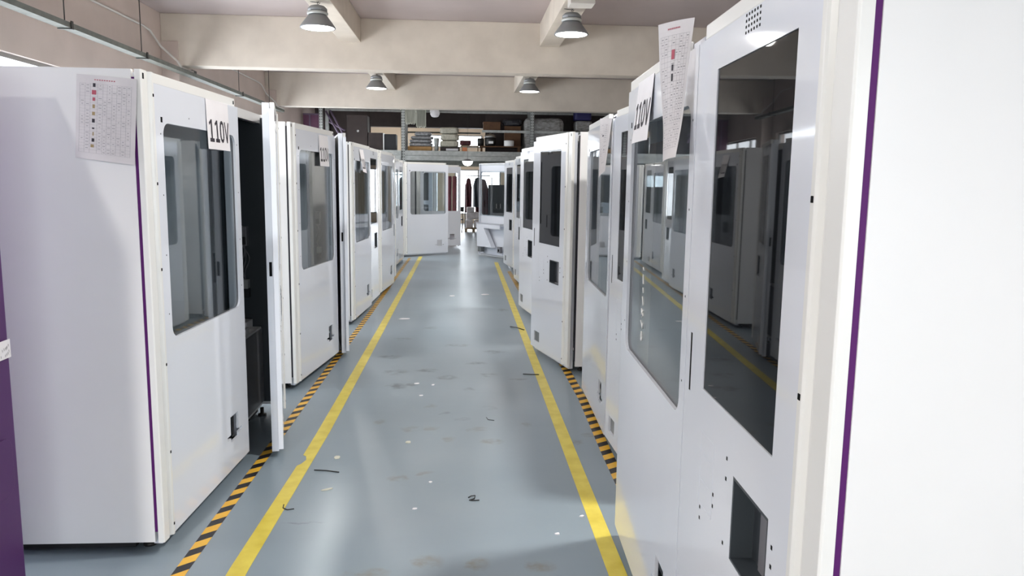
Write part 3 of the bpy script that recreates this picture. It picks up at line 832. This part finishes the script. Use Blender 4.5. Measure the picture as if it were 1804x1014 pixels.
a = MB(); a.box(.50, 4.19, .012, .045, 2.965, 3.03); a.build('mid_rail', GALV, K)
a = MB(); a.box(-1.62, .48, .965, 1.0, 2.975, 3.02); a.build('mid_rail', TRAYM, K)

DZ = 2.44
def soft(name, x0, x1, y0, y1, z0, z1, mat, seed=1, amp=.03, n=9, sq=5.0):
    """rounded lumpy bundle: a superellipsoid with noise"""
    rnd = random.Random(seed); ph = [rnd.uniform(0, 6.28) for _ in range(6)]
    mb = MB(); nu, nv = 28, 14
    def pt(i, j):
        t = 2 * math.pi * i / nu; f = -math.pi / 2 + math.pi * j / nv
        e = 2 / sq
        def pw(v): return math.copysign(abs(v) ** e, v)
        x = pw(math.cos(f)) * pw(math.cos(t)); y = pw(math.cos(f)) * pw(math.sin(t)); z = pw(math.sin(f))
        k = 1 + amp * (math.sin(5 * t + ph[0] + 3 * z) + .6 * math.sin(9 * z + ph[1] + 2 * t) + .5 * math.sin(11 * t + ph[2]))
        kz = 1 - amp + amp * math.sin(4 * x + ph[3]) * (1 if z > 0 else 0)
        return ((x0 + x1) / 2 + (x1 - x0) / 2 * x * k * .96, (y0 + y1) / 2 + (y1 - y0) / 2 * y * k * .96, (z0 + z1) / 2 + (z1 - z0) / 2 * z * kz)
    for j in range(nv):
        for i in range(nu):
            mb.quad([pt(i, j), pt(i + 1, j), pt(i + 1, j + 1), pt(i, j + 1)], 0, True)
    return mb.build(name, mat)
def item_box(name, x0, x1, y0, y1, z0, z1, mat, label, cat, rz=0, bevel=.006, lid=None):
    mb = MB(); mb.box(x0, x1, y0, y1, z0, z1)
    if lid: mb.box(x0 - .006, x1 + .006, y0 - .006, y1 + .006, z1 - .05, z1 + .002)
    return tag(mb.build(name, mat, bevel=bevel), label, cat)
# centre bay, left pile
item_box('cardboard_tray', -1.56, -.90, 21.62, 22.2, DZ, DZ + .12, CARDLT, 'tan cardboard tray under the grey bags on the rack', 'box')
zz = DZ + .122
for k, (xa, xb, h, lab) in enumerate(((-1.55, -.86, .10, 'bottom of the four grey folded bags on the tan tray'), (-1.53, -.88, .10, 'second from bottom of the four grey folded bags on the tan tray'),
                                      (-1.50, -.84, .09, 'third from bottom of the four grey folded bags on the tan tray'), (-1.38, -.90, .12, 'topmost crumpled bag of the grey folded stack'))):
    tag(soft('folded_bag', xa, xb, 21.64, 22.15, zz, zz + h, GREYCLOTH, k + 3, .03), lab, 'bag', 'grey folded bags'); zz += h
a = MB(); a.lathe([(.055, DZ), (.075, DZ + .34), (.08, DZ + .345), (.08, DZ + .36)], 20, c=(-.765, 21.70)); a.lathe([(.062, DZ + .36), (.062, DZ + .361)], 20, 1, c=(-.765, 21.70))
tag(a.build('bucket', [GALV, HOLE]), 'slim grey bucket between the grey bags and the beige stack', 'bucket')
a = MB(); a.box(-.66, -.12, 21.66, 22.1, DZ, DZ + .115); a.box(-.50, -.16, 21.645, 21.66, DZ + .015, DZ + .075, 1)
tag(a.build('shallow_crate', [DARKBOX_AND_SHADE, PAPER]), 'shallow dark crate with white items under the beige stack', 'crate')
zz = DZ + .118
for k, lab in enumerate(('bottom of the three beige folded cloths', 'middle one of the three beige folded cloths', 'topmost of the three beige folded cloths')):
    dx = .015 * (k % 2)
    tag(soft('folded_cloth', -.68 + dx, -.14 + dx, 21.66, 22.12, zz, zz + .185, BEIGECLOTH, 20 + k, .025), lab, 'cloth', 'beige folded cloths'); zz += .183
item_box('small_carton', -.04, .09, 21.54, 21.63, DZ, DZ + .11, ORANGE, 'small orange carton on the rack beam', 'box')
K2 = thing('low_bench', 'low plank bench tilted on the rack right of the beige cloths', 'bench', (0.14, 21.85, DZ))
a = MB(); a.box(-.24, .28, -.2, .2, .145, .165); a.build('plank', WOOD, K2)
for sx in (-.2, .24):
    a = MB(); a.box(sx, sx + .03, -.10, .15, 0, .145); a.build('leg', WOOD, K2)
tag(soft('red_bundle', -.12, .20, 21.70, 22.0, DZ + .168, DZ + .32, REDDK, 31, .05), 'dark red bundle lying on the low plank bench', 'bundle')
K2 = thing('shelf_table', 'small brown wooden table standing on the rack with a kettle below its top board', 'table', (1.02, 21.85, DZ))
a = MB(); a.box(-.58, .58, -.25, .25, .13, .16); a.build('table_top', CARD, K2)
for sx in (-.55, .50):
    for sy in (-.2, .17):
        a = MB(); a.box(sx, sx + .05, sy, sy + .04, 0, .13); a.build('leg', CARD, K2)
TZ = DZ + .161
K2 = thing('rice_cooker', 'black round cooker with shiny rim under the brown carton on the rack', 'cooker', (.74, 21.85, TZ))
a = MB(); a.lathe([(.13, 0), (.155, .04), (.16, .20), (.15, .24)], 24); a.build('cooker_body', RUBBER, K2)
a = MB(); a.lathe([(.162, .24), (.165, .26), (.15, .30), (.08, .335), (.03, .34), (.03, .37)], 24); a.build('lid', STEEL, K2)
a = MB(); a.box(-.05, .08, -.168, -.14, .07, .14); a.build('control_panel', CHALK, K2, bevel=.006)
a = MB(); a.lathe([(.09, TZ), (.095, TZ + .2), (.07, TZ + .22)], 20, c=(.47, 21.8))
tag(a.build('pot', RUBBER), 'small black pot at the left end of the brown table on the rack', 'pot')
item_box('storage_box', 1.14, 1.60, 21.80, 22.05, TZ, TZ + .57, CARD, 'tall brown carton standing on the brown table', 'box')
tag(soft('black_bag', 1.08, 1.62, 21.78, 22.08, TZ + .572, TZ + .76, TAPE_B, 41, .06), 'lumpy black bag on top of the tall brown carton', 'bag')
a = MB(); a.lathe([(.125, TZ), (.14, TZ + .01), (.14, TZ + .15), (.125, TZ + .16)], 24, c=(1.26, 21.655))
tag(a.build('tape_roll', CHALK), 'white roll standing before the tall brown carton', 'roll')
item_box('brown_carton', .54, 1.02, 21.72, 22.05, 3.035, 3.27, CARD, 'wide brown carton balanced on the mid rail above the cooker', 'box', lid=True)
a = MB(); a.box(.52, 1.04, 21.70, 22.10, 3.02, 3.034)
tag(a.build('plank', WOOD), 'thin plank on the mid rail under the wide brown carton', 'plank')
tag(soft('wrapped_bundle', 1.66, 2.82, 21.60, 22.35, DZ, 3.42, FILM, 51, .02, sq=7), 'big clear grey film wrapped bundle behind the right rack post', 'bundle')
tag(soft('wrapped_parcel', 3.12, 3.62, 21.65, 22.2, 3.04, 3.35, FILM, 52, .02, sq=7), 'smaller film wrapped parcel high at the right end of the rack', 'parcel')
a = MB(); a.box(3.0, 3.75, 21.58, 22.3, DZ, 3.035)
tag(a.build('dark_crate', DARKBOX_AND_SHADE), 'dark tall crate under the smaller film wrapped parcel', 'crate')
tag(soft('blue_bin', 3.10, 3.60, 21.68, 22.15, 3.352, 3.62, BLUE, 53, .01, sq=8), 'deep blue bin on the smaller film wrapped parcel', 'bin')
for xa, xb, lab in ((-4.25, -2.68, 'added dark sheet standing for shade at the back of the left rack bay'), (.62, 4.2, 'long added dark sheet standing for shade at the back of the right rack bay')):
    a = MB(); a.box(xa, xb, 22.53, 22.56, DZ, 3.95)  # made-up dark sheets that imitate the unlit space behind the rack
    tag(a.build('shade_backdrop', DARKBOX_AND_SHADE), lab, 'board')
# hanging at the top rail
def strips(x0, x1, z0, label):
    mb = MB(); nst = 16
    for k in range(nst):
        x = x0 + (x1 - x0) * (k + .5) / nst
        mb.box(x - .013, x + .013, 21.462, 21.468 + .004 * (k % 3), z0 + .03 * math.sin(k * 2.3), 3.63)
    return tag(mb.build('ivory_strips', IVORY), label, 'strips', 'ivory strips on the rack')
strips(-1.61, -1.33, 3.17, 'left bunch of ivory strips hung beside the middle rack post')
strips(-1.31, -1.05, 3.08, 'right longer bunch of ivory strips hung on the rack')
tag(soft('plastic_bag', -.93, -.67, 21.40, 21.465, 3.33, 3.60, FILMW, 61, .08, sq=2.6), 'small crumpled white plastic bag hanging from the rack rail', 'bag')
# left bay
item_box('speaker_cabinet', -3.22, -2.66, 21.60, 22.1, DZ, 3.38, DARKBOX_AND_SHADE, 'tall dark brown box on the left rack bay', 'box')
a = MB(); a.lathe([(.035, 0), (.03, .012)], 14); o = a.build('knob', STEEL, None); o.rotation_euler = (math.pi / 2, 0, 0); o.location = (-2.92, 21.598, 2.95)
tag(o, 'small round white knob on the tall dark box', 'knob')
item_box('dark_box', -2.64, -2.24, 21.60, 22.1, DZ, 2.91, DARKBOX_AND_SHADE, 'square dark box right of the tall dark box', 'box')
a = MB(); a.box(-2.232, -2.205, 21.58, 22.1, DZ, 2.90)
tag(a.build('white_board', RIM), 'thin white board standing between two dark boxes', 'board')
item_box('black_box', -2.20, -1.88, 21.60, 22.1, DZ, 2.88, BLACK, 'black box beside the middle rack post', 'box')
# tubes leaning at the left post
K2 = thing('tube_stand', 'mauve stand of slanted tubes leaning beside the left rack post', 'frame', (0, 0, 0))
for (xa, za, xb, zb) in ((-3.80, 3.48, -3.30, 2.62), (-3.68, 3.50, -3.26, 2.75), (-3.72, 3.2, -3.26, 2.95), (-3.80, 2.85, -3.35, 2.75)):
    a = MB(); a.tube([(xa, 21.7, za), (xb, 21.55, zb)], .028, 8); a.build('tube', MAUVE, K2)
a = MB()
a.box(-5.0 + .6, -3.96, 21.60, 21.66, DZ, 3.40); a.box(-4.4, -3.96, 21.585, 21.60, 3.36, 3.40, 1); a.box(-4.24, -4.20, 21.585, 21.60, 2.5, 3.36, 1)
tag(a.build('plum_panel', [PLUM, MAUVE]), 'plum coloured panel with pale ribs left of the left rack post', 'panel')

# ---------------------------------------------------------------- beyond the rack, at the end of the aisle
K2 = thing('pallet', 'wooden pallet at the far end of the aisle', 'pallet', (.33, 25.02, 0))
for k in range(5):
    a = MB(); a.box(-.30, .30, -.4 + .17 * k, -.4 + .17 * k + .11, .09, .11); a.build('deck_slat', WOOD, K2)
for k in range(3):
    a = MB(); a.box(-.29 + .25 * k, -.21 + .25 * k, -.4, .39, 0, .09); a.build('runner', WOOD, K2)
for k, (xa, xb, za, zb, lab) in enumerate(((.06, .31, .111, .40, 'lower left white wrapped parcel on the far pallet'), (.33, .60, .111, .38, 'lower right white wrapped parcel on the far pallet'),
                                           (.07, .50, .402, .64, 'wide white wrapped parcel in the middle of the far pallet'), (.09, .36, .642, .80, 'topmost white wrapped parcel on the far pallet'))):
    tag(soft('wrapped_parcel', xa, xb, 24.72, 25.2, za, zb, FILMW, 70 + k, .02, sq=8), lab, 'parcel', 'white wrapped parcels')
tag(soft('black_bag', .42, .56, 24.42, 24.55, .0, .30, RUBBER, 75, .03), 'small black bag standing before the far pallet', 'bag')
K2 = thing('chair_frame', 'black metal chair frame standing left of the far pallet', 'chair', (-.10, 24.3, 0))
for sx in (-.06, .06):
    a = MB(); a.tube([(sx - .02, 0, 0), (sx + .02, .02, .35), (sx, .02, .62), (sx + .05, .06, .86)], .014, 6); a.build('leg', RUBBER, K2)
a = MB(); a.box(-.09, .09, -.02, .30, .40, .43); a.build('seat', RUBBER, K2)
a = MB(); a.box(-.05, .11, .04, .06, .66, .82); a.build('backrest', RUBBER, K2)
K2 = thing('garment_rack', 'metal rail hung with dark red clothes beyond the far pallet', 'clothes rail', (.3, 26.4, 0))
a = MB(); a.tube([(-.25, 0, .06), (-.25, 0, 1.76), (-.19, 0, 1.82), (.60, 0, 1.82), (.66, 0, 1.76), (.66, 0, .06)], .018, 8); a.build('rail', STEEL, K2)
for sx in (-.25, .66):
    a = MB(); a.box(sx - .02, sx + .02, -.25, .25, .0, .06); a.build('foot', RUBBER, K2)
def coat(x0, x1, y, z0, z1, mat, label, sd):
    mb = MB(); nu = 16; nv = 12
    def pt(i, j):
        u = i / nu; v = j / nv
        w = .55 + .45 * min(1, v * 4)
        x = (x0 + x1) / 2 + (u - .5) * (x1 - x0) * w
        return x, y + .05 * math.sin(u * 14 + sd) * v, z1 + (z0 - z1) * v - .06 * abs(u - .5) * (1 - v)
    for sgn in (0, 1):
        for i in range(nu):
            for j in range(nv):
                q = [pt(i, j), pt(i + 1, j), pt(i + 1, j + 1), pt(i, j + 1)]
                q = [(p[0], p[1] + (.07 * math.sin(math.pi * min(max(kk, .0), 1)) if sgn else -.03), p[2]) for p, kk in zip(q, (i / nu, (i + 1) / nu, (i + 1) / nu, i / nu))]
                mb.quad(q if not sgn else q[::-1], 0, True)
    mb.tube([((x0 + x1) / 2, y, z1 - .02), ((x0 + x1) / 2, y, z1 + .04), ((x0 + x1) / 2 + .02, y + .01, 1.83)], .006, 5, 0)
    return tag(mb.build('hanging_garment', mat), label, 'clothes', 'garments on the far rail')
coat(.05, .28, 26.40, .55, 1.74, REDDK, 'narrow dark red garment at the left end of the far rail', 1)
coat(.32, .62, 26.28, .75, 1.76, SLATE, 'dark grey garment on the far rail', 2)
coat(.40, .85, 26.62, .45, 1.72, REDDK, 'wide maroon garment behind the grey one on the far rail', 3)
for k, (xx, lab) in enumerate(((-.46, 'left red roll standing seen through the far open panel'), (-.29, 'right red roll standing seen through the far open panel'))):
    a = MB(); a.lathe([(.07, .0), (.075, .02), (.075, 1.76), (.06, 1.78)], 20, c=(xx, 24.6))
    tag(a.build('red_roll', REDB), lab, 'roll', 'red rolls')

K2 = thing('steel_locker', 'dark grey steel locker right of the far pallet, seen through the open panel', 'locker', (1.12, 25.6, 0))
a = MB(); a.box(-.30, .34, -.20, .20, .04, 1.52); a.build('locker_body', SLATE, K2, bevel=.006)
for k in range(2):
    a = MB(); a.box(-.28 + .31 * k, .01 + .31 * k, -.216, -.201, .08, 1.48); o = a.build('door', SLATE, K2, bevel=.003)
    a = MB(); a.box(-.04 + .13 * k, -.025 + .13 * k, -.24, -.216, .75, .90); a.build('handle', STEEL, o)
a = MB(); a.box(-.28, .32, -.17, .17, 0, .04); a.build('plinth', BLACK, K2)

# ---------------------------------------------------------------- bits lying on the floor
def bit(name, pts, r, mat, label, cat='debris', group=None):
    mb = MB(); mb.tube([(x, y, r + z) for x, y, z in pts], r, 6)
    return tag(mb.build(name, mat), label, cat, group)
bit('wire_scrap', [(.03, 3.655, 0), (.045, 3.665, .004), (.065, 3.675, .002), (.06, 3.64, 0), (.035, 3.622, 0), (.05, 3.618, 0), (.085, 3.622, 0)], .0028, RUBBER, 'small bent black wire clip in the middle of the near floor', group='scraps on the floor')
bit('wire_scrap', [(-.81, 4.05, 0), (-.74, 4.035, .002), (-.67, 4.015, 0)], .003, RUBBER, 'straight black wire scrap right of the left yellow line', group='scraps on the floor')
bit('wire_scrap', [(-.87, 3.60, 0), (-.865, 3.56, 0), (-.84, 3.54, 0), (-.81, 3.55, 0)], .0025, RUBBER, 'curved black hair-like wire by the left yellow line', group='scraps on the floor')
bit('wire_scrap', [(.50, 6.15, 0), (.56, 6.12, .004), (.63, 6.13, 0)], .004, RUBBER, 'dark twisted scrap left of the right yellow line', group='scraps on the floor')
bit('wire_scrap', [(.52, 8.25, 0), (.58, 8.16, .01), (.66, 8.06, 0)], .005, RUBBER, 'short dark scrap beside the swung out door on the right', group='scraps on the floor')
bit('wire_scrap', [(.16, 4.98, 0), (.17, 4.93, 0), (.21, 4.91, 0)], .0022, RUBBER, 'thin little hooked wire on the right half of the aisle', group='scraps on the floor')
def flake(x, y, w, l, mat, label, ang=0.3, group='scraps on the floor', sd=0):
    rnd = random.Random(sd)
    P = []
    for k in range(7):
        t = 2 * math.pi * k / 7; q = rnd.uniform(.45, .8)
        a, b = w * math.cos(t) * q, l * math.sin(t) * q
        P.append((x + a * math.cos(ang) - b * math.sin(ang), y + a * math.sin(ang) + b * math.cos(ang)))
    mb = MB(); mb.prism(P, .0004, .006)
    return tag(mb.build('paper_scrap', mat), label, 'debris', group)
flake(-.33, 4.49, .03, .025, IVORY, 'yellowish crumb left of the aisle centre', .2, sd=1)
flake(-.72, 4.24, .03, .03, IVORY, 'pale crumb beside the black wire by the left line', .9, sd=2)
flake(-.36, 5.86, .035, .02, PAPER, 'white oval flake among the dark floor stains', .2, sd=3)
flake(-.31, 5.52, .03, .012, PAPER, 'slim white flake just left of the aisle centre', .5, sd=4)
flake(-.23, 5.82, .02, .014, PAPER, 'tiny white flake beside the white oval flake', .8, sd=5)
flake(-.17, 3.86, .016, .012, PAPER, 'white speck near the round worn floor patch', .2, sd=6)
flake(-.23, 3.53, .022, .010, PAPER, 'slim white flake left of the bent black clip', .3, sd=7)
flake(.43, 3.24, .018, .012, PAPER, 'white speck at the lower right of the aisle', .2, sd=8)
flake(.57, 3.42, .018, .012, PAPER, 'white speck close to the right yellow line', .6, sd=9)
flake(-.68, 8.74, .10, .05, PAPER, 'pale scrap right of the left yellow line further back', .1, sd=10)
flake(.31, 10.7, .10, .06, PAPER, 'white scrap far back on the right half of the aisle', .1, sd=11)
flake(-.16, 10.55, .07, .04, PAPER, 'small white scrap far back near the aisle centre', .1, sd=12)
flake(-.69, 3.78, .05, .012, IVORY, 'pale streak-like shaving just right of the left yellow line', .5, sd=13)
